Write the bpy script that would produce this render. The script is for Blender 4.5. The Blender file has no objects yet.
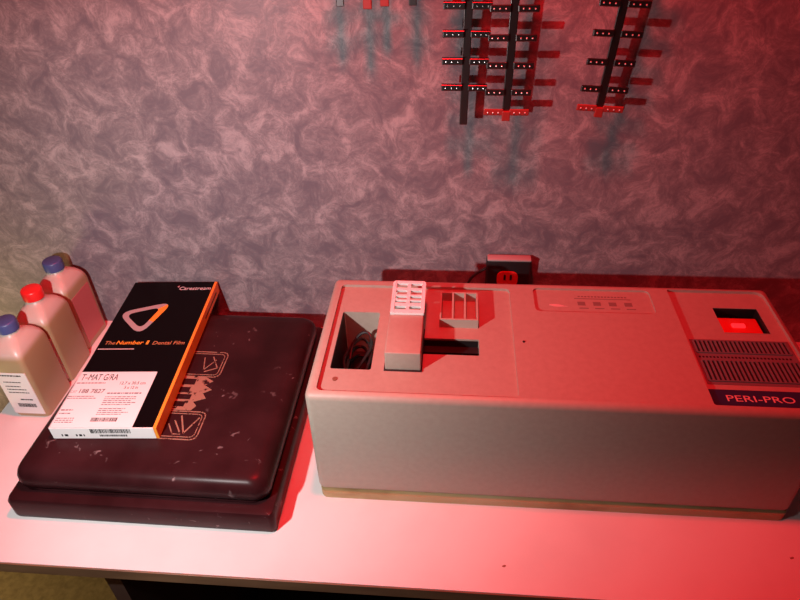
import bpy, bmesh, math, random
from mathutils import Vector, Matrix
random.seed(4)
S = bpy.context.scene
COL = S.collection

# ---------------------------------------------------------------- camera
cam = bpy.data.cameras.new('camera'); co = bpy.data.objects.new('camera', cam); COL.objects.link(co)
cam.sensor_width = 36; cam.lens = 641.56 * 36 / 800
R_ = Vector((0.99650468, 0.07918047, -0.02662484)); U_ = Vector((-0.02723504, 0.60924613, 0.79251335)); F_ = Vector((-0.07897266, 0.78901813, -0.6092731))
m = Matrix.Identity(4)
for i in range(3):
    m[i][0] = R_[i]; m[i][1] = U_[i]; m[i][2] = -F_[i]
m.translation = Vector((0.15839934, -0.48162823, 0.68674702))
co.matrix_world = m
cam.clip_start = 0.01
S.camera = co

# ---------------------------------------------------------------- world, lights, exposure
w = bpy.data.worlds.new('room_dark'); S.world = w; w.use_nodes = True
w.node_tree.nodes['Background'].inputs[0].default_value = (0.9, 0.75, 0.7, 1)
w.node_tree.nodes['Background'].inputs[1].default_value = 0.012
S.view_settings.view_transform = 'Standard'; S.view_settings.look = 'None'
S.view_settings.exposure = 0.0; S.view_settings.gamma = 1.0


def lamp(name, kind, loc, energy, color, target=None, **kw):
    l = bpy.data.lights.new(name, kind); o = bpy.data.objects.new(name, l); COL.objects.link(o)
    l.energy = energy; l.color = color; o.location = loc
    if target is not None:
        o.rotation_euler = (Vector(target) - Vector(loc)).to_track_quat('-Z', 'Y').to_euler()
    for k, v in kw.items():
        setattr(l, k, v)
    return o


# hand-held white torch left of the viewer, the red darkroom safelight overhead, an unseen warm light added low on the left
lamp('torch_light', 'SPOT', (-0.225, -0.29, 0.44), 13.6, (1.0, 0.94, 0.93), (-0.14, 0.20, 0.13),
     spot_size=math.radians(127), spot_blend=1.0, shadow_soft_size=0.008)
lamp('safelight', 'AREA', (0.09, 0.018, 1.12), 13.0, (1.0, 0.008, 0.014), (0.09, 0.10, 0.0), shape='DISK', size=0.09)
lamp('warm_low_light', 'POINT', (-1.15, -0.15, -0.45), 9.0, (1.0, 0.72, 0.30), shadow_soft_size=0.12)


# ---------------------------------------------------------------- materials
def mat(name, color, rough=0.5, metal=0.0, spec=0.5):
    M = bpy.data.materials.new(name); M.use_nodes = True
    b = M.node_tree.nodes['Principled BSDF']
    b.inputs['Base Color'].default_value = (*color, 1); b.inputs['Roughness'].default_value = rough
    b.inputs['Metallic'].default_value = metal; b.inputs['Specular IOR Level'].default_value = spec
    return M


def nodes(M):
    t = M.node_tree
    return t, t.nodes, t.links, t.nodes['Principled BSDF']


def noise_ramp(M, stops, scale, detail=6, dist=0.0, rough=0.55, bump=0.0, coord='Object', stretch=(1, 1, 1), bdist=0.001):
    t, N, L, b = nodes(M)
    tc = N.new('ShaderNodeTexCoord'); mp = N.new('ShaderNodeMapping'); mp.inputs['Scale'].default_value = stretch
    n = N.new('ShaderNodeTexNoise'); r = N.new('ShaderNodeValToRGB')
    n.inputs['Scale'].default_value = scale; n.inputs['Detail'].default_value = detail
    n.inputs['Roughness'].default_value = rough; n.inputs['Distortion'].default_value = dist
    e = r.color_ramp.elements
    while len(e) < len(stops):
        e.new(0.5)
    for i, (p, c) in enumerate(stops):
        e[i].position = p; e[i].color = (*c, 1)
    L.new(tc.outputs[coord], mp.inputs[0]); L.new(mp.outputs[0], n.inputs['Vector'])
    L.new(n.outputs['Fac'], r.inputs[0]); L.new(r.outputs[0], b.inputs['Base Color'])
    if bump:
        bp = N.new('ShaderNodeBump'); bp.inputs['Strength'].default_value = bump; bp.inputs['Distance'].default_value = bdist
        L.new(n.outputs['Fac'], bp.inputs['Height']); L.new(bp.outputs[0], b.inputs['Normal'])
    return r


def wall_material():
    M = mat('sponged_wallpaper', (.3, .27, .28), 0.42, spec=0.35)
    t, N, L, b = nodes(M)
    tc = N.new('ShaderNodeTexCoord')
    # warped coordinates give the short curling swirls of the sponged finish
    w1 = N.new('ShaderNodeTexNoise'); w1.inputs['Scale'].default_value = 13; w1.inputs['Detail'].default_value = 3
    L.new(tc.outputs['Object'], w1.inputs['Vector'])
    sub = N.new('ShaderNodeVectorMath'); sub.operation = 'SUBTRACT'; sub.inputs[1].default_value = (.5, .5, .5)
    L.new(w1.outputs['Color'], sub.inputs[0])
    sc = N.new('ShaderNodeVectorMath'); sc.operation = 'SCALE'; sc.inputs['Scale'].default_value = 0.045
    L.new(sub.outputs[0], sc.inputs[0])
    ad = N.new('ShaderNodeVectorMath'); ad.operation = 'ADD'
    L.new(tc.outputs['Object'], ad.inputs[0]); L.new(sc.outputs[0], ad.inputs[1])
    big = N.new('ShaderNodeTexNoise'); big.inputs['Scale'].default_value = 30; big.inputs['Detail'].default_value = 10; big.inputs['Distortion'].default_value = 0.7
    big.inputs['Roughness'].default_value = 0.70
    L.new(ad.outputs[0], big.inputs['Vector'])
    fine = N.new('ShaderNodeTexNoise'); fine.inputs['Scale'].default_value = 60; fine.inputs['Detail'].default_value = 5
    fine.inputs['Roughness'].default_value = 0.62; fine.inputs['Distortion'].default_value = 2.2
    L.new(ad.outputs[0], fine.inputs['Vector'])
    # ridges of the fine noise become pale strokes
    rid = N.new('ShaderNodeMath'); rid.operation = 'SUBTRACT'; rid.inputs[1].default_value = 0.5
    L.new(fine.outputs['Fac'], rid.inputs[0])
    ab = N.new('ShaderNodeMath'); ab.operation = 'ABSOLUTE'; L.new(rid.outputs[0], ab.inputs[0])
    st = N.new('ShaderNodeMapRange'); st.inputs['From Min'].default_value = 0.0; st.inputs['From Max'].default_value = 0.085
    st.inputs['To Min'].default_value = 1.0; st.inputs['To Max'].default_value = 0.0
    L.new(ab.outputs[0], st.inputs['Value'])
    r1 = N.new('ShaderNodeValToRGB'); e = r1.color_ramp.elements
    e[0].position = .38; e[0].color = (.160, .145, .170, 1); e[1].position = .66; e[1].color = (.37, .335, .35, 1); e.new(.52).color = (.215, .195, .212, 1)
    L.new(big.outputs['Fac'], r1.inputs[0])
    mk = N.new('ShaderNodeMapRange'); mk.inputs['From Min'].default_value = .40; mk.inputs['From Max'].default_value = .66
    L.new(big.outputs['Fac'], mk.inputs['Value'])
    mu = N.new('ShaderNodeMath'); mu.operation = 'MULTIPLY'; L.new(st.outputs[0], mu.inputs[0]); L.new(mk.outputs[0], mu.inputs[1])
    m2 = N.new('ShaderNodeMath'); m2.operation = 'MULTIPLY'; m2.inputs[1].default_value = 0.50; L.new(mu.outputs[0], m2.inputs[0])
    mx = N.new('ShaderNodeMix'); mx.data_type = 'RGBA'
    L.new(m2.outputs[0], mx.inputs['Factor']); L.new(r1.outputs[0], mx.inputs['A']); mx.inputs['B'].default_value = (.48, .425, .43, 1)
    L.new(mx.outputs['Result'], b.inputs['Base Color'])
    bp = N.new('ShaderNodeBump'); bp.inputs['Strength'].default_value = .25; bp.inputs['Distance'].default_value = .001
    L.new(fine.outputs['Fac'], bp.inputs['Height']); L.new(bp.outputs[0], b.inputs['Normal'])
    return M


M_wall = wall_material()
M_floor = mat('tan_carpet', (.30, .22, .12), .95); noise_ramp(M_floor, [(.3, (.22, .16, .09)), (.7, (.36, .27, .15))], 60, bump=.4)
M_top = mat('white_laminate', (.8, .78, .77), .38); noise_ramp(M_top, [(.35, (.74, .72, .71)), (.6, (.80, .785, .775))], 7, 8)
M_edge = mat('brown_edge_band', (.16, .085, .045), .5); noise_ramp(M_edge, [(.3, (.10, .055, .03)), (.7, (.24, .14, .075))], 30, 6, stretch=(.25, 1, 1))
M_cab = mat('dark_cabinet', (.05, .03, .025), .6); noise_ramp(M_cab, [(.3, (.035, .02, .017)), (.7, (.06, .036, .03))], 12, 6, stretch=(1, 1, .2))
M_tub = mat('grey_tub_plastic', (.36, .34, .33), .5)
M_body = mat('beige_enamel', (.38, .33, .275), .5); noise_ramp(M_body, [(.3, (.365, .315, .26)), (.7, (.40, .35, .29))], 140, 4, bump=.12, bdist=.0006)
M_base = mat('yellowed_base', (.5, .36, .16), .5); noise_ramp(M_base, [(.38, (.30, .18, .08)), (.5, (.46, .33, .16)), (.7, (.50, .39, .22))], 22, 5, stretch=(.35, 1, 1))
M_lou = mat('grey_beige_plastic', (.43, .40, .33), .5)
M_black = mat('black_plastic', (.012, .011, .012), .45)
M_grille = mat('dark_grey_grille', (.17, .15, .16), .55)
M_navy = mat('navy_band', (.025, .03, .10), .45)
M_print = mat('pale_print', (.66, .50, .48), .6)
M_dprint = mat('dark_print', (.20, .16, .14), .6)
M_lens = mat('red_lens', (.75, .03, .02), .25)
M_lamp = mat('lit_red_indicator', (.8, .02, .02), .3)
_t, _n, _l, _b = nodes(M_lamp); _b.inputs['Emission Color'].default_value = (1, .03, .04, 1); _b.inputs['Emission Strength'].default_value = .9
M_case = mat('maroon_vinyl', (.05, .024, .024), .32, spec=.12)
M_gold = mat('worn_gold_print', (.30, .16, .11), .5)
M_film = mat('film_box_black', (.004, .002, .0025), .35, spec=.08)
M_orange = mat('film_box_orange', (.85, .30, .03), .45)
M_oprint = mat('orange_print', (.9, .34, .03), .5)
M_dimo = mat('dim_orange_print', (.55, .22, .09), .5)
M_label = mat('white_label', (.80, .77, .76), .5)
M_ink = mat('black_ink', (.006, .005, .006), .7, spec=.1)
M_gink = mat('grey_ink', (.16, .14, .15), .7, spec=.1)
M_ring = mat('silver_ring', (.40, .35, .35), .45)
M_white = mat('white_plastic', (.90, .87, .85), .4)
M_blue = mat('blue_cap', (.06, .085, .24), .4)
M_red = mat('red_cap', (.75, .02, .02), .35)
M_steel = mat('dull_steel', (.16, .13, .13), .34, 1.0)
M_glint = mat('clip_glint', (.8, .76, .76), .3, .3)  # pale dots painted as glints on the clip teeth
M_hred = mat('red_reflection_clip', (.34, .03, .025), .4)  # steel foot clips tinted red to imitate reflected red light
M_plugred = mat('red_socket', (.70, .03, .025), .4)


def bottle_material():
    M = mat('translucent_bottle', (.7, .6, .5), .35)
    t, N, L, b = nodes(M)
    tc = N.new('ShaderNodeTexCoord'); sp = N.new('ShaderNodeSeparateXYZ'); r = N.new('ShaderNodeValToRGB')
    mr = N.new('ShaderNodeMapRange'); mr.inputs['From Min'].default_value = 0; mr.inputs['From Max'].default_value = .14
    e = r.color_ramp.elements
    e[0].position = .78; e[0].color = (.38, .29, .16, 1); e[1].position = .84; e[1].color = (.56, .47, .41, 1)
    L.new(tc.outputs['Object'], sp.inputs[0]); L.new(sp.outputs['Z'], mr.inputs['Value'])
    L.new(mr.outputs[0], r.inputs[0]); L.new(r.outputs[0], b.inputs['Base Color'])
    b.inputs['Subsurface Weight'].default_value = .25; b.inputs['Subsurface Radius'].default_value = (.02, .015, .01)
    b.inputs['Subsurface Scale'].default_value = .5
    return M


M_bottle = bottle_material()


def case_wear(M):
    t, N, L, b = nodes(M)
    tc = N.new('ShaderNodeTexCoord')
    n = N.new('ShaderNodeTexNoise'); n.inputs['Scale'].default_value = 75; n.inputs['Detail'].default_value = 3; n.inputs['Distortion'].default_value = .6
    n2 = N.new('ShaderNodeTexNoise'); n2.inputs['Scale'].default_value = 14; n2.inputs['Detail'].default_value = 5
    v = N.new('ShaderNodeTexVoronoi'); v.inputs['Scale'].default_value = 95
    for q in (n, n2, v):
        L.new(tc.outputs['Object'], q.inputs['Vector'])
    a = N.new('ShaderNodeMapRange'); a.inputs['From Min'].default_value = .66; a.inputs['From Max'].default_value = .74
    L.new(n.outputs['Fac'], a.inputs['Value'])
    c = N.new('ShaderNodeMapRange'); c.inputs['From Min'].default_value = .45; c.inputs['From Max'].default_value = .65
    L.new(n2.outputs['Fac'], c.inputs['Value'])
    mu = N.new('ShaderNodeMath'); mu.operation = 'MULTIPLY'; L.new(a.outputs[0], mu.inputs[0]); L.new(c.outputs[0], mu.inputs[1])
    m2 = N.new('ShaderNodeMath'); m2.operation = 'MULTIPLY'; m2.inputs[1].default_value = .55; L.new(mu.outputs[0], m2.inputs[0])
    r = N.new('ShaderNodeValToRGB'); e = r.color_ramp.elements
    e[0].position = .35; e[0].color = (.020, .005, .006, 1); e[1].position = .7; e[1].color = (.038, .011, .013, 1)
    L.new(n2.outputs['Fac'], r.inputs[0])
    mx = N.new('ShaderNodeMix'); mx.data_type = 'RGBA'
    L.new(m2.outputs[0], mx.inputs['Factor']); L.new(r.outputs[0], mx.inputs['A']); mx.inputs['B'].default_value = (.42, .33, .33, 1)
    L.new(mx.outputs['Result'], b.inputs['Base Color'])
    bp = N.new('ShaderNodeBump'); bp.inputs['Strength'].default_value = .25; bp.inputs['Distance'].default_value = .0012
    L.new(n2.outputs['Fac'], bp.inputs['Height']); L.new(bp.outputs[0], b.inputs['Normal'])


case_wear(M_case)


def gold_wear(M):
    t, N, L, b = nodes(M)
    tc = N.new('ShaderNodeTexCoord'); n = N.new('ShaderNodeTexNoise'); n.inputs['Scale'].default_value = 120; n.inputs['Detail'].default_value = 5
    L.new(tc.outputs['Object'], n.inputs['Vector'])
    a = N.new('ShaderNodeMapRange'); a.inputs['From Min'].default_value = .36; a.inputs['From Max'].default_value = .46
    L.new(n.outputs['Fac'], a.inputs['Value']); L.new(a.outputs[0], b.inputs['Alpha'])


gold_wear(M_gold)


# ---------------------------------------------------------------- mesh helpers
def link(name, bm, material, parent=None, smooth=False, loc=None, rot=None):
    me = bpy.data.meshes.new(name); bm.to_mesh(me); bm.free()
    mats = material if isinstance(material, (list, tuple)) else [material]
    for q in mats:
        me.materials.append(q)
    if smooth:
        for f in me.polygons:
            f.use_smooth = True
        try:
            me.set_sharp_from_angle(angle=math.radians(38))
        except Exception:
            pass
    o = bpy.data.objects.new(name, me); COL.objects.link(o)
    if parent is not None:
        o.parent = parent
    if loc is not None:
        o.location = loc
    if rot is not None:
        o.rotation_euler = rot
    return o


def tag(o, label=None, cat=None, group=None, kind=None):
    if label: o['label'] = label
    if cat: o['category'] = cat
    if group: o['group'] = group
    if kind: o['kind'] = kind
    return o


def thing(name, label, cat, loc=(0, 0, 0), rz=0.0, group=None):
    o = bpy.data.objects.new(name, None); COL.objects.link(o); o.empty_display_size = .02
    o.location = loc; o.rotation_euler = (0, 0, rz)
    return tag(o, label, cat, group)


def box(bm, x0, x1, y0, y1, z0, z1, r=0.0, seg=3, mi=0, mtx=None):
    vs = [bm.verts.new((x, y, z)) for z in (z0, z1) for y in (y0, y1) for x in (x0, x1)]
    q = [(0, 2, 3, 1), (4, 5, 7, 6), (0, 1, 5, 4), (2, 6, 7, 3), (0, 4, 6, 2), (1, 3, 7, 5)]
    fs = [bm.faces.new([vs[i] for i in f]) for f in q]
    for f in fs: f.material_index = mi
    geo = vs
    if r > 0:
        es = list({e for f in fs for e in f.edges})
        res = bmesh.ops.bevel(bm, geom=es, offset=r, segments=seg, profile=.5, affect='EDGES', clamp_overlap=True)
        geo = list({v for f in res['faces'] for v in f.verts} | {v for f in fs if f.is_valid for v in f.verts})
        for f in res['faces']: f.material_index = mi
    if mtx is not None:
        bmesh.ops.transform(bm, matrix=mtx, verts=geo)
    return geo


def rrect(x0, x1, y0, y1, r, n=5, radii=None):
    """rounded rectangle outline, counter-clockwise; radii order: BL, BR, TR, TL"""
    rr = radii or (r, r, r, r); out = []
    for (cx, cy, a0, q) in ((x0, y0, 180, rr[0]), (x1, y0, 270, rr[1]), (x1, y1, 0, rr[2]), (x0, y1, 90, rr[3])):
        sx = 1 if cx == x0 else -1; sy = 1 if cy == y0 else -1
        if q <= 0:
            out.append((cx, cy)); continue
        for k in range(n + 1):
            a = math.radians(a0 + 90 * k / n)
            out.append((cx + sx * q + q * math.cos(a), cy + sy * q + q * math.sin(a)))
    return out


def prism(bm, pts, z0, z1, mi=0):
    a = [bm.verts.new((x, y, z0)) for x, y in pts]; b = [bm.verts.new((x, y, z1)) for x, y in pts]; n = len(pts)
    fs = [bm.faces.new(a[::-1]), bm.faces.new(b)]
    for i in range(n):
        fs.append(bm.faces.new((a[i], a[(i + 1) % n], b[(i + 1) % n], b[i])))
    for f in fs: f.material_index = mi
    return a + b


def loft(bm, rings, cap=True, mi=0):
    R = [[bm.verts.new(p) for p in ring] for ring in rings]; n = len(R[0])
    fs = []
    for k in range(len(R) - 1):
        for i in range(n):
            fs.append(bm.faces.new((R[k][i], R[k][(i + 1) % n], R[k + 1][(i + 1) % n], R[k + 1][i])))
    if cap:
        fs.append(bm.faces.new(R[0][::-1])); fs.append(bm.faces.new(R[-1]))
    for f in fs: f.material_index = mi
    return [v for r in R for v in r]


def tube(bm, pts, r, n=8):
    pts = [Vector(p) for p in pts]; rings = []
    prev = None
    for i, p in enumerate(pts):
        d = (pts[min(i + 1, len(pts) - 1)] - pts[max(i - 1, 0)]).normalized()
        a = (prev - d * prev.dot(d)) if prev is not None else d.orthogonal()
        a.normalize(); prev = a; b = d.cross(a)
        rings.append([p + (a * math.cos(2 * math.pi * k / n) + b * math.sin(2 * math.pi * k / n)) * r for k in range(n)])
    return loft(bm, rings)


def smooth_path(ctrl, n=8):
    P = [Vector(c) for c in ctrl]; P = [P[0]] + P + [P[-1]]; out = []
    for i in range(1, len(P) - 2):
        for k in range(n):
            t = k / n; a, b, c, d = P[i - 1], P[i], P[i + 1], P[i + 2]
            out.append(.5 * ((2 * b) + (c - a) * t + (2 * a - 5 * b + 4 * c - d) * t * t + (3 * b - a - 3 * c + d) * t ** 3))
    out.append(P[-2]); return out


def text(name, body, w, h, material, parent, loc, rot=(0, 0, 0), shear=0.0, bold=0.0, thick=0.00012):
    cu = bpy.data.curves.new(name, 'FONT'); cu.body = body; cu.extrude = .01; cu.offset = bold; cu.resolution_u = 3
    o = bpy.data.objects.new('text_source', cu); COL.objects.link(o)
    dg = bpy.context.evaluated_depsgraph_get(); me = bpy.data.meshes.new_from_object(o.evaluated_get(dg))
    bpy.data.objects.remove(o)
    xs = [v.co.x for v in me.vertices]; ys = [v.co.y for v in me.vertices]; zs = [v.co.z for v in me.vertices]
    x0, x1, y0, y1, z0, z1 = min(xs), max(xs), min(ys), max(ys), min(zs), max(zs)
    for v in me.vertices:
        y = (v.co.y - y0) / (y1 - y0) * h
        v.co = ((v.co.x - x0) / (x1 - x0) * w + shear * y, y, (v.co.z - z0) / (z1 - z0) * thick)
    me.name = name; me.materials.clear(); me.materials.append(material)
    q = bpy.data.objects.new(name, me); COL.objects.link(q); q.parent = parent; q.location = loc; q.rotation_euler = rot
    return q


def boolean_cut(o, cutters):
    tmp = []
    for k, bm in enumerate(cutters):
        bmesh.ops.recalc_face_normals(bm, faces=bm.faces)
        c = link('cutter', bm, M_black); tmp.append(c)
        md = o.modifiers.new('cut', 'BOOLEAN'); md.operation = 'DIFFERENCE'; md.solver = 'EXACT'; md.object = c
    bpy.context.view_layer.update()
    dg = bpy.context.evaluated_depsgraph_get()
    me = bpy.data.meshes.new_from_object(o.evaluated_get(dg))
    o.modifiers.clear(); old = o.data; o.data = me; bpy.data.meshes.remove(old)
    me.materials.clear(); me.materials.append(M_body)
    for p in me.polygons: p.material_index = 0; p.use_smooth = True
    me.set_sharp_from_angle(angle=math.radians(30))
    for c in tmp: bpy.data.objects.remove(c)


# ---------------------------------------------------------------- setting
WALL = 0.327
FLOOR = -0.75
bm = bmesh.new(); box(bm, -2.2, 1.8, WALL, WALL + .08, FLOOR, 1.7)
tag(link('wall_back', bm, M_wall), kind='structure')
bm = bmesh.new(); box(bm, -2.2, 1.8, -1.8, WALL + .08, FLOOR - .05, FLOOR)
tag(link('floor', bm, M_floor), kind='structure')

# ---------------------------------------------------------------- worktop and cabinet
wt = thing('worktop', 'long white laminate counter top with a brown front edge', 'worktop', (0, 0, 0))
bm = bmesh.new(); box(bm, -.493, 1.2, -.1135, WALL, -.020, 0)
link('laminate_slab', bm, M_top, wt)
bm = bmesh.new(); box(bm, -.494, 1.2, -.1155, -.1135, -.0185, -.0006, .0006, 2)
link('edge_band', bm, M_edge, wt)
cab = thing('base_cabinet', 'dark brown open cabinet under the front edge of the white counter', 'cabinet', (0, 0, FLOOR))
CH = -.020 - FLOOR
bm = bmesh.new(); box(bm, -.258, -.238, -.095, .30, 0, CH); link('side_panel', bm, M_cab, cab)
bm = bmesh.new(); box(bm, .145, .162, -.095, .30, 0, CH); link('divider_panel', bm, M_cab, cab)
bm = bmesh.new(); box(bm, .90, .92, -.095, .30, 0, CH); link('side_panel', bm, M_cab, cab)
for a, b_ in ((-.238, .145), (.162, .90)):
    bm = bmesh.new(); box(bm, a, b_, -.09, .28, .08, .10); link('shelf', bm, M_cab, cab)
# ---------------------------------------------------------------- film processor
L, D, H = .5645, .2215, .180
pr = thing('film_processor', 'long beige tabletop film processor with vents, slots and a navy name band', 'film processor', (0, 0, 0))
bm = bmesh.new(); prism(bm, rrect(.002, L - .001, -.0025, D - .004, .010), 0, .0112)
link('base', bm, M_base, pr, True)
tag(pr.children[0], 'yellowed base strip')
bm = bmesh.new(); box(bm, 0, L, 0, D, .011, H, .0085, 4); bmesh.ops.recalc_face_normals(bm, faces=bm.faces)
body = link('body', bm, M_body, pr, True)
cuts = []


def cut(pts, z0, z1=H + .02):
    b = bmesh.new(); prism(b, pts, z0, z1); cuts.append(b)


cut(rrect(.0125, .2345, .0085, .2055, .006), H - .0042)                       # left panel recess
cut(rrect(.265, .4135, .160, .2085, .007), H - .0026)                         # label recess
cut(rrect(.4375, .5565, .009, .2125, .002, radii=(.003, .003, .012, .002)), H - .0042)   # right panel recess
cut(rrect(.0215, .0690, .0475, .1525, .003), H - .100)                        # deep chute
cut(rrect(.120, .1935, .0775, .1060, .002), H - .045)                         # film slot
cut(rrect(.487, .5405, .1325, .1815, .001), H - .045)                         # indicator window
boolean_cut(body, cuts)
Z1 = H - .0042
# black sheets standing in for shade inside the chute, and slot parts
bm = bmesh.new(); box(bm, .0217, .0688, .0477, .1523, H - .0998, H - .072); box(bm, .0217, .0224, .0477, .1523, H - .097, H - .0050); box(bm, .0224, .0688, .0477, .0484, H - .097, H - .0050)
link('chute_shade', bm, M_black, pr)
bm = bmesh.new(); box(bm, .1203, .1932, .0778, .1057, H - .0448, H - .030)
box(bm, .1203, .1932, .094, .1057, H - .030, H - .016); box(bm, .165, .185, .083, .0955, H - .030, H - .021, .001, 2)
box(bm, .1203, .1925, .1050, .1057, H - .016, H - .0065)  # thin black strip stands in for shade on the slot's back wall
link('slot_black_parts', bm, M_black, pr)
tag(pr.children[-1], 'black slot parts with a shade strip')
# sliding cover block
bm = bmesh.new(); box(bm, .0855, .1265, .0485, .1200, Z1, Z1 + .0265, .0014, 3)
link('sliding_cover', bm, M_body, pr, True)
bm = bmesh.new(); box(bm, .0840, .1278, .0465, .1215, Z1, Z1 + .0012); link('cover_gasket', bm, M_black, pr)
# louvre box: open top with dividers
bm = bmesh.new(); x0, x1, y0, y1, h, tk = .145, .1925, .127, .183, .0130, .0022
bx = lambda *a: box(bm, *a)
bx(x0, x1, y1 - tk, y1, Z1, Z1 + h); bx(x0, x1, y0, y0 + tk, Z1, Z1 + h)
for k in range(4):
    xx = x0 + (x1 - x0 - tk) * k / 3
    bx(xx, xx + tk, y0 + tk, y1 - tk, Z1, Z1 + h)
link('louvre_box', bm, M_lou, pr)
tag(pr.children[-1], 'raised grey three-slot louvre')
# screws
for sx, sy in ((.246, .10),):
    bm = bmesh.new(); bmesh.ops.create_cone(bm, cap_ends=True, segments=14, radius1=.0016, radius2=.0014, depth=.0012, matrix=Matrix.Translation((sx, sy, H + .0004)))
    link('screw', bm, M_black, pr)
bm = bmesh.new(); prism(bm, [(.030 + .0028 * math.cos(a * .5236), .0305 + .0032 * math.sin(a * .5236)) for a in range(12)], Z1, Z1 + .0008)
M_rust = mat('rust_brown', (.20, .08, .05), .7)
link('screw_plug', bm, M_rust, pr)
# label plate marks
bm = bmesh.new(); zb = H - .0026
for k in range(9):
    t = k / 8; hh = .0042 * math.sin(math.pi * min(1, .12 + t)) + .0008
    box(bm, .284 + .0025 * k, .2866 + .0025 * k, .1765 - t * .002 - hh * .5, .1765 - t * .002 + hh * .5, zb, zb + .0002)
link('emblem', bm, M_print, pr)
bm = bmesh.new()
box(bm, .317, .388, .1905, .1918, zb, zb + .0002)
for k in range(15):
    box(bm, .322 + k * .0042, .3248 + k * .0042, .1945, .1968, zb, zb + .0002)
for k in range(4):
    bx0 = .320 + .0195 * k; box(bm, bx0, bx0 + .0095, .177, .1845, zb, zb + .0002)
    box(bm, bx0 + .001, bx0 + .0125, .1705, .1722, zb, zb + .0002)
link('panel_printing', bm, M_dprint, pr)
# right panel: grille, band, window
bm = bmesh.new()
box(bm, .4415, .5540, .0440, .1190, Z1, Z1 + .0006)
link('grille_plate', bm, M_grille, pr)
for (ya, yb, n, xa, xb) in ((.0955, .1150, 21, .4445, .5490), (.0490, .0805, 21, .4445, .5505)):
    g = bmesh.new(); pitch = (xb - xa) / n
    box(g, xa, xb, ya - .0012, ya, Z1 + .0004, Z1 + .0024); box(g, xa, xb, yb, yb + .0012, Z1 + .0004, Z1 + .0024)
    for k in range(n + 1):
        box(g, xa + pitch * k - .0010, xa + pitch * k + .0012, ya, yb, Z1 + .0004, Z1 + .0024)
    gr = link('grille_slats', g, M_grille, pr)
    g = bmesh.new(); box(g, xa, xb, ya, yb, Z1 + .0005, Z1 + .0009); link('grille_backing', g, M_black, pr)
g = bmesh.new()
for k in range(26):
    box(g, .4445 + k * .0040, .4445 + k * .0040 + .0020, .0870, .0895, Z1 + .0005, Z1 + .0009)
link('vent_row', g, M_black, pr)
bm = bmesh.new(); box(bm, .4392, .5560, .0115, .0360, Z1, Z1 + .0010, .0003, 1)
band = link('name_band', bm, M_navy, pr); tag(band, 'navy blue name band')
text('lettering', 'PERI-PRO', .0700, .0090, M_print, band, (.4550, .0185, Z1 + .0010))
bm = bmesh.new(); box(bm, .4873, .5402, .1328, .1812, H - .0448, H - .034); box(bm, .4873, .5402, .1805, .1812, H - .034, H - .0045); box(bm, .5396, .5402, .1335, .1805, H - .034, H - .0045)
link('window_liner', bm, M_black, pr)
bm = bmesh.new(); box(bm, .4880, .5375, .1338, .1700, H - .034, H - .010, .002, 3); lens = link('window_lens', bm, M_lens, pr, True); tag(lens, 'glossy red lens')
bm = bmesh.new(); box(bm, .503, .519, .150, .157, H - .0115, H - .0075, .0015, 3); link('indicator_lamp', bm, M_lamp, lens, True)
bm = bmesh.new(); box(bm, .4875, .5400, .1328, .1335, H - .034, H - .004)
link('window_sill', bm, M_body, pr)

# white film clip rack leaning on the sliding cover
rk = thing('film_clip_rack', 'white plastic slotted film clip rack leaning on the beige sliding cover', 'film rack', (.1065, .1165, Z1 + .0266))
tilt = math.radians(8); WR, LR, th = .041, .0550, .0042
bm = bmesh.new()
prism(bm, rrect(-WR / 2, -WR / 2 + .0045, 0, LR, .002, radii=(.001, .001, .001, .0042)), 0, th)
prism(bm, rrect(WR / 2 - .0045, WR / 2, 0, LR, .002, radii=(.001, .001, .0042, .001)), 0, th)
for a, b_ in ((0, .0055), (.0115, .0165), (.0205, .0225), (.0285, .031), (.0385, .0425), (.0505, LR)):
    box(bm, -WR / 2 + .004, WR / 2 - .004, a, b_, 0.0002, th - .0002)
box(bm, -.0020, .0020, .003, LR - .003, .0004, th - .0004)
link('rack_frame', bm, M_white, rk, False, rot=(tilt, 0, 0))
for sx in (-1, 1):
    bm = bmesh.new(); box(bm, sx * .0175 - .002, sx * .0175 + .002, .046, .050, -.0266, .0075, .0005, 1)
    link('foot', bm, M_white, rk)

# coiled black cable in the chute
cb = bmesh.new(); pts = []
for k in range(90):
    a = k * .33
    pts.append((.0450 + .0155 * math.cos(a) * (1 + .12 * math.sin(k * .9)), .100 + .036 * math.sin(a) * (1 + .1 * math.cos(k * .7)), H - .0660 + .00030 * k + .004 * math.sin(a * .5 + 1)))
pts += [(.058, .112, H - .034), (.060, .122, H - .024), (.055, .130, H - .019), (.045, .130, H - .022), (.036, .120, H - .032), (.034, .105, H - .042)]
tube(cb, smooth_path(pts, 3), .0019, 7)
tag(link('cable', cb, M_black, smooth=True), 'coiled black cable stuffed in the left chute of the beige processor', 'cable')

# ---------------------------------------------------------------- maroon case
ca = thing('case', 'worn dark maroon vinyl case with a gold printed crest, under the film box', 'case', (-.2020, .1055, 0), math.radians(-0.4))
bm = bmesh.new()
rings = []
for ins, z in ((.006, 0), (.001, .002), (0, .006), (0, .030), (.002, .0345), (.006, .036), (.016, .0365), (.019, .033), (.021, .030)):
    rings.append([(x, y, z) for x, y in rrect(-.1705 + ins, .1615 - ins, -.162 + ins, .184 - ins, .007 if ins < .01 else .012, 5)])
loft(bm, rings); link('tray', bm, M_case, ca, True)
bm = bmesh.new(); rings = []
for ins, z in ((.012, .031), (.009, .036), (.004, .039), (.0010, .043), (0, .049), (.0005, .056), (.0025, .062), (.006, .0668), (.0105, .0698), (.017, .0714), (.026, .072)):
    rings.append([(x, y, z) for x, y in rrect(-.1615 + ins, .1545 - ins, -.148 + ins, .171 - ins, .018 - ins * .2, 7)])
loft(bm, rings); lid = link('lid', bm, M_case, ca, True)


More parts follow.
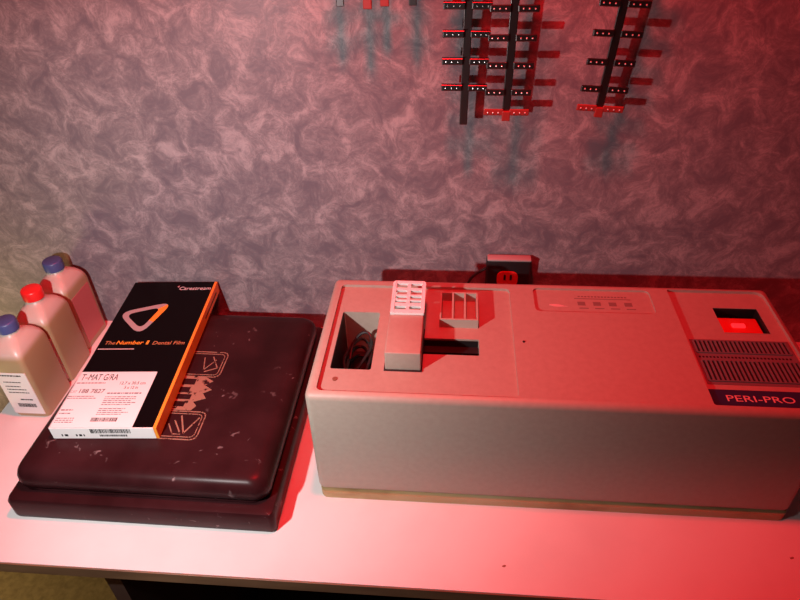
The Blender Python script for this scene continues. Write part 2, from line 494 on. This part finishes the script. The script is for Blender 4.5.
def stroke(bm, pts, wd, z0, z1, close=False):
    n = len(pts)
    for i in range(n if close else n - 1):
        a = Vector(pts[i]); b = Vector(pts[(i + 1) % n]); d = (b - a); l = d.length
        if l < 1e-6: continue
        d /= l; nn = Vector((-d.y, d.x)) * wd / 2; e = d * wd * .3
        prism(bm, [tuple(a - e - nn), tuple(b + e - nn), tuple(b + e + nn), tuple(a - e + nn)], z0, z1)


# crest: two framed squares with strokes and a pale worn field between them
bm = bmesh.new(); zc = .0721
T = lambda x, y: (x + .2035, y - .108)
for (xa, xb, y0_, y1_) in ((-.222, -.158, .132, .182), (-.226, -.153, .022, .068)):
    q = [T(*p) for p in rrect(xa, xb, y0_, y1_, .008, 3)]
    stroke(bm, q, .0016, zc, zc + .0003, True)
    q = [T(*p) for p in rrect(xa + .004, xb - .004, y0_ + .004, y1_ - .004, .006, 3)]
    stroke(bm, q, .0012, zc, zc + .0003, True)
stroke(bm, [T(-.178, .172), T(-.166, .150), T(-.182, .142)], .0016, zc, zc + .0003)
stroke(bm, [T(-.190, .170), T(-.184, .146), T(-.172, .166)], .0013, zc, zc + .0003)
stroke(bm, [T(-.184, .060), T(-.172, .032), T(-.160, .058)], .0020, zc, zc + .0003)
stroke(bm, [T(-.190, .052), T(-.178, .034)], .0018, zc, zc + .0003)
stroke(bm, [T(-.196, .046), T(-.186, .030), T(-.176, .030)], .0016, zc, zc + .0003)
fld = [T(-.225, .070), T(-.176, .070), T(-.171, .078), T(-.178, .085), T(-.163, .092), T(-.170, .101), T(-.160, .108), T(-.172, .116), T(-.163, .124), T(-.175, .131), T(-.225, .131)]
prism(bm, fld, zc, zc + .0003)
link('crest_print', bm, M_gold, lid); tag(lid.children[-1], 'worn gold crest printing')
bm = bmesh.new()
for k, (xa, xb, y0_, y1_) in enumerate(((-.220, -.187, .116, .127), (-.220, -.190, .1015, .111), (-.220, -.184, .089, .098), (-.220, -.188, .076, .085))):
    a = T(xa, y0_); b = T(xb, y1_); box(bm, a[0], b[0], a[1], b[1], zc + .0003, zc + .0005)
link('crest_letters', bm, M_case, lid)

# ---------------------------------------------------------------- film box
FB = thing('film_box', 'black and orange dental film box with a white data label, on the maroon case', 'film box', (-.3305, .0116, .0726), .058)
W, LB, TH = .1295, .305, .0192
bm = bmesh.new(); box(bm, 0, W, .0004, LB, 0, TH, .0008, 2); fb = link('carton', bm, M_film, FB)
bm = bmesh.new(); box(bm, W - .0004, W + .0040, -.0003, LB, TH - .0034, TH + .0003, .0007, 2)
st = link('orange_edge', bm, M_orange, FB); tag(st, 'bright orange edge stripe')
bm = bmesh.new(); box(bm, W - .0005, W + .0037, -.0002, LB - .0004, .0003, TH - .0034)
link('orange_side', bm, M_orange, FB); tag(FB.children[-1], 'orange side panel')
bm = bmesh.new()
for k in range(30):
    box(bm, W + .0037, W + .0039, .225 + k * .0022, .2264 + k * .0022, .0070, .0100)
link('side_printing', bm, M_film, FB.children[-1])
bm = bmesh.new()
prism(bm, rrect(-.0003, .1035, .0002, .0985, .001), TH - .0001, TH + .0003)
box(bm, -.0003, W + .0002, -.0008, .0006, .0006, TH + .0003, .0002, 1)
box(bm, -.0008, .0002, 0, .0985, .001, TH + .0003)
lb = link('data_label', bm, M_label, FB); tag(lb, 'white data label')
zt = TH + .0003
tx = lambda body, x, y, w_, h_, mt, **k: text('lettering', body, w_, h_, mt, lb, (x, y, zt), **k)
tx('T\u2013MAT G/RA', .0040, .0825, .0500, .0115, M_ink)
tx('12.7 x 30.5 cm', .0605, .0745, .0340, .0052, M_ink)
tx('5 x 12 in', .0690, .0665, .0180, .0050, M_ink)
tx('CAT', .0005, .0595, .0080, .0042, M_gink)
tx('188 7827', .0120, .0590, .0330, .0072, M_ink)
bm = bmesh.new()


def lines(bm, x0, x1, y, n, dy, h=.0014, seed=0):
    rnd = random.Random(seed)
    for k in range(n):
        x = x0
        end = x1 - rnd.random() * (x1 - x0) * .25
        while x < end:
            wd = .0012 + rnd.random() * .0045
            box(bm, x, min(x + wd, end), y - k * dy, y - k * dy + h, zt, zt + .0001); x += wd + .0010


lines(bm, .002, .042, .0765, 1, .003, .0018, 1); lines(bm, .0005, .045, .0525, 2, .0034, .0013, 2)
lines(bm, .050, .098, .0575, 1, .0034, .0022, 3); lines(bm, .050, .094, .0515, 5, .0034, .0013, 4)
lines(bm, .050, .090, .0310, 4, .0032, .0013, 5); lines(bm, .002, .022, .0285, 1, .0034, .002, 6)
lines(bm, .002, .018, .0230, 1, .0034, .0015, 7); lines(bm, .002, .026, .0150, 3, .0033, .0013, 8)
link('fine_print', bm, M_gink, lb)
bm = bmesh.new(); rnd = random.Random(7); x = .047
while x < .080:
    wd = rnd.choice((.0006, .0009, .0015)); box(bm, x, x + wd, .0100, .0165, zt, zt + .0001); x += wd + rnd.choice((.0006, .001))
x = .050
while x < .100:
    wd = rnd.choice((.0005, .0008, .0013)); box(bm, x, x + wd, -.0010, -.0007, .0105, .0178); x += wd + rnd.choice((.0005, .0009))
x = .060
while x < .094:
    wd = rnd.choice((.001, .002)); box(bm, x, x + wd, -.0010, -.0007, .0045, .0078); x += wd + .0008
for x, wd in ((.012, .0015), (.016, .004), (.030, .002), (.034, .0035), (.0395, .0015)):
    box(bm, x, x + wd, -.0010, -.0007, .005, .0085)
link('barcode', bm, M_ink, lb)
# front artwork
zf = TH
a1 = text('title_lettering', 'The', .0150, .0072, M_dimo, fb, (.0078, .1545, zf), shear=.12)
text('title_lettering', 'Number', .0385, .0080, M_oprint, fb, (.0250, .1545, zf), shear=.12, bold=.010)
text('title_lettering', '1', .0034, .0082, M_oprint, fb, (.0678, .1545, zf), shear=.05, bold=.008)
text('title_lettering', 'Dental Film', .0455, .0072, M_dimo, fb, (.0775, .1540, zf), shear=.12)
bm = bmesh.new(); x = .0030
while x < .0525:
    box(bm, x, x + .0022, .1440, .1458, zf, zf + .0001); x += .0026
link('web_address_line', bm, M_print, fb)
text('brand_lettering', 'Carestream', .0500, .0082, M_label, fb, (.0770, .2835, zf), shear=.15)
bm = bmesh.new(); stroke(bm, [(.0735, .2925), (.0755, .2905)], .0012, zf, zf + .0001); stroke(bm, [(.0750, .2945), (.0752, .2905)], .001, zf, zf + .0001)
link('star_mark', bm, M_label, fb)


def tri_ring(bm):
    def outline(P, r, n=6):
        out = []
        for i in range(3):
            a, b, c = Vector(P[i - 1]), Vector(P[i]), Vector(P[(i + 1) % 3])
            u = (a - b).normalized(); v = (c - b).normalized()
            s, e = b + u * r, b + v * r
            for k in range(n + 1):
                t = k / n; out.append((1 - t) ** 2 * s + 2 * t * (1 - t) * b + t * t * e)
            nx = Vector(P[(i + 2) % 3]) if False else None
            u2 = (c - b); m0 = e; m1 = c + (b - c).normalized() * r
            for k in range(1, 4): out.append(m0.lerp(m1, k / 4))
        return out
    O = outline([(.0010, .2265), (.0520, .1730), (.0790, .2540)], .024)
    I = outline([(.0150, .2225), (.0490, .1885), (.0640, .2400)], .014)
    n = len(O)
    a = [bm.verts.new((*p, zf + .0002)) for p in O]; b = [bm.verts.new((*p, zf + .0002)) for p in I]
    for i in range(n):
        f = bm.faces.new((a[i], a[(i + 1) % n], b[(i + 1) % n], b[i]))
        c = f.calc_center_median()
        f.material_index = 1 if (c.x > .0585 and c.y < .241) else 0
    bmesh.ops.recalc_face_normals(bm, faces=bm.faces)


bm = bmesh.new(); tri_ring(bm); link('ring_picture', bm, [M_ring, M_oprint], fb)

# ---------------------------------------------------------------- chemical bottles
def make_bottle(cap_mat, label, group):
    t = thing('chemical_bottle', label, 'bottle', group=group)
    bm = bmesh.new(); hw, hd = .0255, .0335; rings = []
    for s, z, r in ((.90, 0, .006), (.97, .0015, .007), (1.0, .005, .007), (1.0, .108, .007), (.985, .114, .008), (.93, .121, .010), (.80, .128, .011), (.62, .1335, .011), (.50, .1360, .0110)):
        rings.append([(x, y, z) for x, y in rrect(-hw * s, hw * s, -hd * s, hd * s, min(r, hw * s * .98), 6)])
    nr = .0112
    rings = [[(x, y, z * .965) for x, y, z in q] for q in rings]
    n = len(rings[0])
    for z in (.139, .146):
        ring = []
        for (x, y, _) in rings[-1 if z < .14 else -1]:
            a = math.atan2(y, x); ring.append((nr * math.cos(a), nr * math.sin(a), z))
        rings.append(ring)
    loft(bm, rings); link('bottle_body', bm, M_bottle, t, True)
    bm = bmesh.new(); rg = []
    for r, z in ((.0132, .1385), (.0140, .1392), (.0140, .1520), (.0132, .1540), (.0118, .1547)):
        rg.append([((r + (.0004 if (k % 2 and .1390 < z < .1535) else 0)) * math.cos(2 * math.pi * k / 40), (r + (.0004 if (k % 2 and .1390 < z < .1535) else 0)) * math.sin(2 * math.pi * k / 40), z) for k in range(40)])
    loft(bm, rg); link('cap', bm, cap_mat, t, True)
    bm = bmesh.new(); box(bm, -.0235, .0215, -hd - .0004, -hd + .001, .008, .088, .0003, 1)
    l = link('paper_label', bm, M_label, t); tag(l, 'white paper label')
    bm = bmesh.new(); rnd = random.Random(3)
    for z, a, b_, h_ in ((.082, -.016, .014, .0022), (.070, -.016, .010, .0014), (.062, -.016, .006, .0014), (.056, -.016, .012, .0014), (.050, -.016, .014, .0014), (.036, -.004, .014, .002)):
        x = a
        while x < b_:
            wd = .001 + rnd.random() * .004; box(bm, x, min(b_, x + wd), -hd - .0006, -hd - .0003, z, z + h_); x += wd + .0009
    x = -.012
    while x < .014:
        wd = rnd.choice((.0005, .0009, .0014)); box(bm, x, x + wd, -hd - .0006, -hd - .0003, .022, .029); x += wd + .0007
    link('label_printing', bm, M_ink, l)
    return t


G = 'chemical bottles at the left end of the counter'
bt = make_bottle(M_blue, 'blue capped bottle of yellowish liquid nearest the viewer, white label facing front', None)
bt.location = (-.4395, .140, 0)
bt2 = make_bottle(M_red, 'red capped bottle of yellowish liquid between the two blue capped bottles', None)
bt2.location = (-.4420, .2110, 0); bt2.rotation_euler.z = .02
bt3 = make_bottle(M_blue, 'blue capped bottle with a reddish side panel, at the back against the wall', None)
bt3.location = (-.4490, .2835, 0); bt3.rotation_euler.z = -.03
bm = bmesh.new(); box(bm, .0249, .0259, -.025, .025, .010, .098, .0004, 1)
M_rside = mat('red_side_face', (.50, .14, .14), .5)  # flat reddish panel on the bottle's right side
link('side_face', bm, M_rside, bt3)
for b_ in (bt, bt2, bt3): b_['group'] = G

# ---------------------------------------------------------------- specks on the counter
M_crumb = mat('brown_speck', (.30, .12, .08), .8)
for (cx_, cy_, r_, lab) in ((.2268, -.0813, .0022, 'small brown speck on the white counter in front of the processor'),
                            (.5518, -.0508, .0024, 'dark speck on the white counter near its right edge')):
    bm = bmesh.new(); rnd = random.Random(int(cx_ * 1000)); rg = []
    rad = [r_ * (.7 + .5 * rnd.random()) for k in range(12)]
    for q_, z_ in ((1, 0), (.9, .0005), (.5, .0009)):
        rg.append([(cx_ + rad[k] * q_ * math.cos(k * .5236), cy_ + rad[k] * q_ * .6 * math.sin(k * .5236 + .3), z_) for k in range(12)])
    loft(bm, rg); tag(link('crumb', bm, M_crumb, smooth=True), lab, 'crumb')

# ---------------------------------------------------------------- wall socket box behind the processor
pk = thing('socket_box', 'black wall socket box with a red outlet behind the processor', 'socket', (.2425, WALL, .1205))
bm = bmesh.new(); box(bm, -.0328, .0328, -.018, 0, -.045, .034, .0035, 3); link('housing', bm, M_black, pk, True)
bm = bmesh.new(); box(bm, -.0320, .0320, -.0184, -.0040, .0320, .0358, .0014, 2)
M_littop = mat('lit_top_grey', (.40, .34, .33), .35); link('lid', bm, M_littop, pk, True)  # grey strip paints the lit top edge of the black housing
bm = bmesh.new(); prism(bm, rrect(-.0155, .0155, -.016, .010, .009, 5), 0, .002)
bmesh.ops.rotate(bm, verts=bm.verts, cent=(0, 0, 0), matrix=Matrix.Rotation(math.pi / 2, 3, 'X'))
oc = link('outlet', bm, M_plugred, pk, loc=(-.001, -.0180, .005)); tag(oc, 'red outlet face')
bm = bmesh.new()
for sx in (-.0055, .0035):
    box(bm, sx, sx + .0030, -.0026, -.0018, -.004, .005)
link('pin_slots', bm, M_black, oc)
cb = bmesh.new()
tube(cb, smooth_path([(.170, .312, .0022), (.172, .312, .05), (.180, .311, .098), (.188, .309, .121), (.198, .313, .129), (.2100, .316, .136)], 8), .0022, 8)
tag(link('power_cord', cb, M_black, smooth=True), 'thin black cord looping into the socket box behind the processor', 'cord')
# ---------------------------------------------------------------- film hangers on the wall
# all hang on pegs higher up, standing a few centimetres off the wall
def hanger(label, tip, top, rows, redfoot=True, lip=False, arm=(.0245, .0245), group='metal film hangers on the wall', spine_w=.0098):
    """tip/top: spine ends on the plane in front of the wall; rows: heights of clip pairs"""
    tip = Vector(tip); top = Vector(top); d = (top - tip).normalized(); Lh = (top - tip).length
    t = thing('film_hanger', label, 'film hanger', tip, group=group)
    up = d; fr = Vector((0, -1, 0)); fr = (fr - up * fr.dot(up)).normalized(); rt = (-fr.cross(up)).normalized()
    rt = Vector((abs(rt.x), rt.y if rt.x > 0 else -rt.y, rt.z if rt.x > 0 else -rt.z))
    B = Matrix.Identity(3); B.col[0] = rt; B.col[1] = -fr; B.col[2] = up
    B4 = B.to_4x4()
    bm = bmesh.new(); box(bm, -spine_w / 2, spine_w / 2, -.0012, .0012, 0, Lh, .0008, 2, mtx=B4)
    link('spine', bm, M_steel, t)
    for i, z in enumerate(rows):
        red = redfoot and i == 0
        for s in (-1, 1):
            bm = bmesh.new(); al = arm[0 if s < 0 else 1]
            a, b = (-al - .004, -.0035) if s < 0 else (.0035, al + .004)
            box(bm, a, b, -.0045, -.0020, z - .0041, z + .0041, .0012, 2, 0, B4)
            if lip:
                box(bm, a, b, -.0080, -.0022, z + .0036, z + .0048, .0004, 1, 0, B4)
            for k in range(3):
                x = s * (.0080 + (al - .0072) * (k + .25) / 2.5)
                r = .0011
                ic = bmesh.ops.create_icosphere(bm, subdivisions=1, radius=r, matrix=B4 @ Matrix.Translation((x, -.0049, z)))
                for v in ic['verts']:
                    for f in v.link_faces: f.material_index = 1
            link('clip', bm, [M_hred if red else M_steel, M_glint], t)
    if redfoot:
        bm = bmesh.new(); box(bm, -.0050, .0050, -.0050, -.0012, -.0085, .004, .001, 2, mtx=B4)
        link('foot', bm, M_hred, t); tag(t.children[-1], 'foot tab tinted red as a reflection')
    # hook over a wall peg, above the picture
    gap = WALL - top.y
    pts = [Vector((0, 0, Lh - .004)), Vector((0, 0, Lh + .012))]
    P = [B @ p for p in pts]
    P += [P[-1] + Vector((0, gap * .4, .008)), P[-1] + Vector((0, gap * .98, .004))]
    bm = bmesh.new(); tube(bm, smooth_path(P, 6), .0018, 8); link('hook', bm, M_steel, t)
    return t


hz = [.005, .0315, .058, .0845, .111, .137, .163, .189]
zlist = lambda a, step=.0318, n=7: [a + step * k for k in range(n)]
hanger('leftmost full length steel film hanger, plain straight spine, pale clip edges', (0.1678, 0.2969, 0.3674), (0.1703, 0.2910, 0.5916), [z - .362 for z in (.4102, .4416, .4727, .5034, .5316, .562)], redfoot=False, lip=True, arm=(.0245, .0225))
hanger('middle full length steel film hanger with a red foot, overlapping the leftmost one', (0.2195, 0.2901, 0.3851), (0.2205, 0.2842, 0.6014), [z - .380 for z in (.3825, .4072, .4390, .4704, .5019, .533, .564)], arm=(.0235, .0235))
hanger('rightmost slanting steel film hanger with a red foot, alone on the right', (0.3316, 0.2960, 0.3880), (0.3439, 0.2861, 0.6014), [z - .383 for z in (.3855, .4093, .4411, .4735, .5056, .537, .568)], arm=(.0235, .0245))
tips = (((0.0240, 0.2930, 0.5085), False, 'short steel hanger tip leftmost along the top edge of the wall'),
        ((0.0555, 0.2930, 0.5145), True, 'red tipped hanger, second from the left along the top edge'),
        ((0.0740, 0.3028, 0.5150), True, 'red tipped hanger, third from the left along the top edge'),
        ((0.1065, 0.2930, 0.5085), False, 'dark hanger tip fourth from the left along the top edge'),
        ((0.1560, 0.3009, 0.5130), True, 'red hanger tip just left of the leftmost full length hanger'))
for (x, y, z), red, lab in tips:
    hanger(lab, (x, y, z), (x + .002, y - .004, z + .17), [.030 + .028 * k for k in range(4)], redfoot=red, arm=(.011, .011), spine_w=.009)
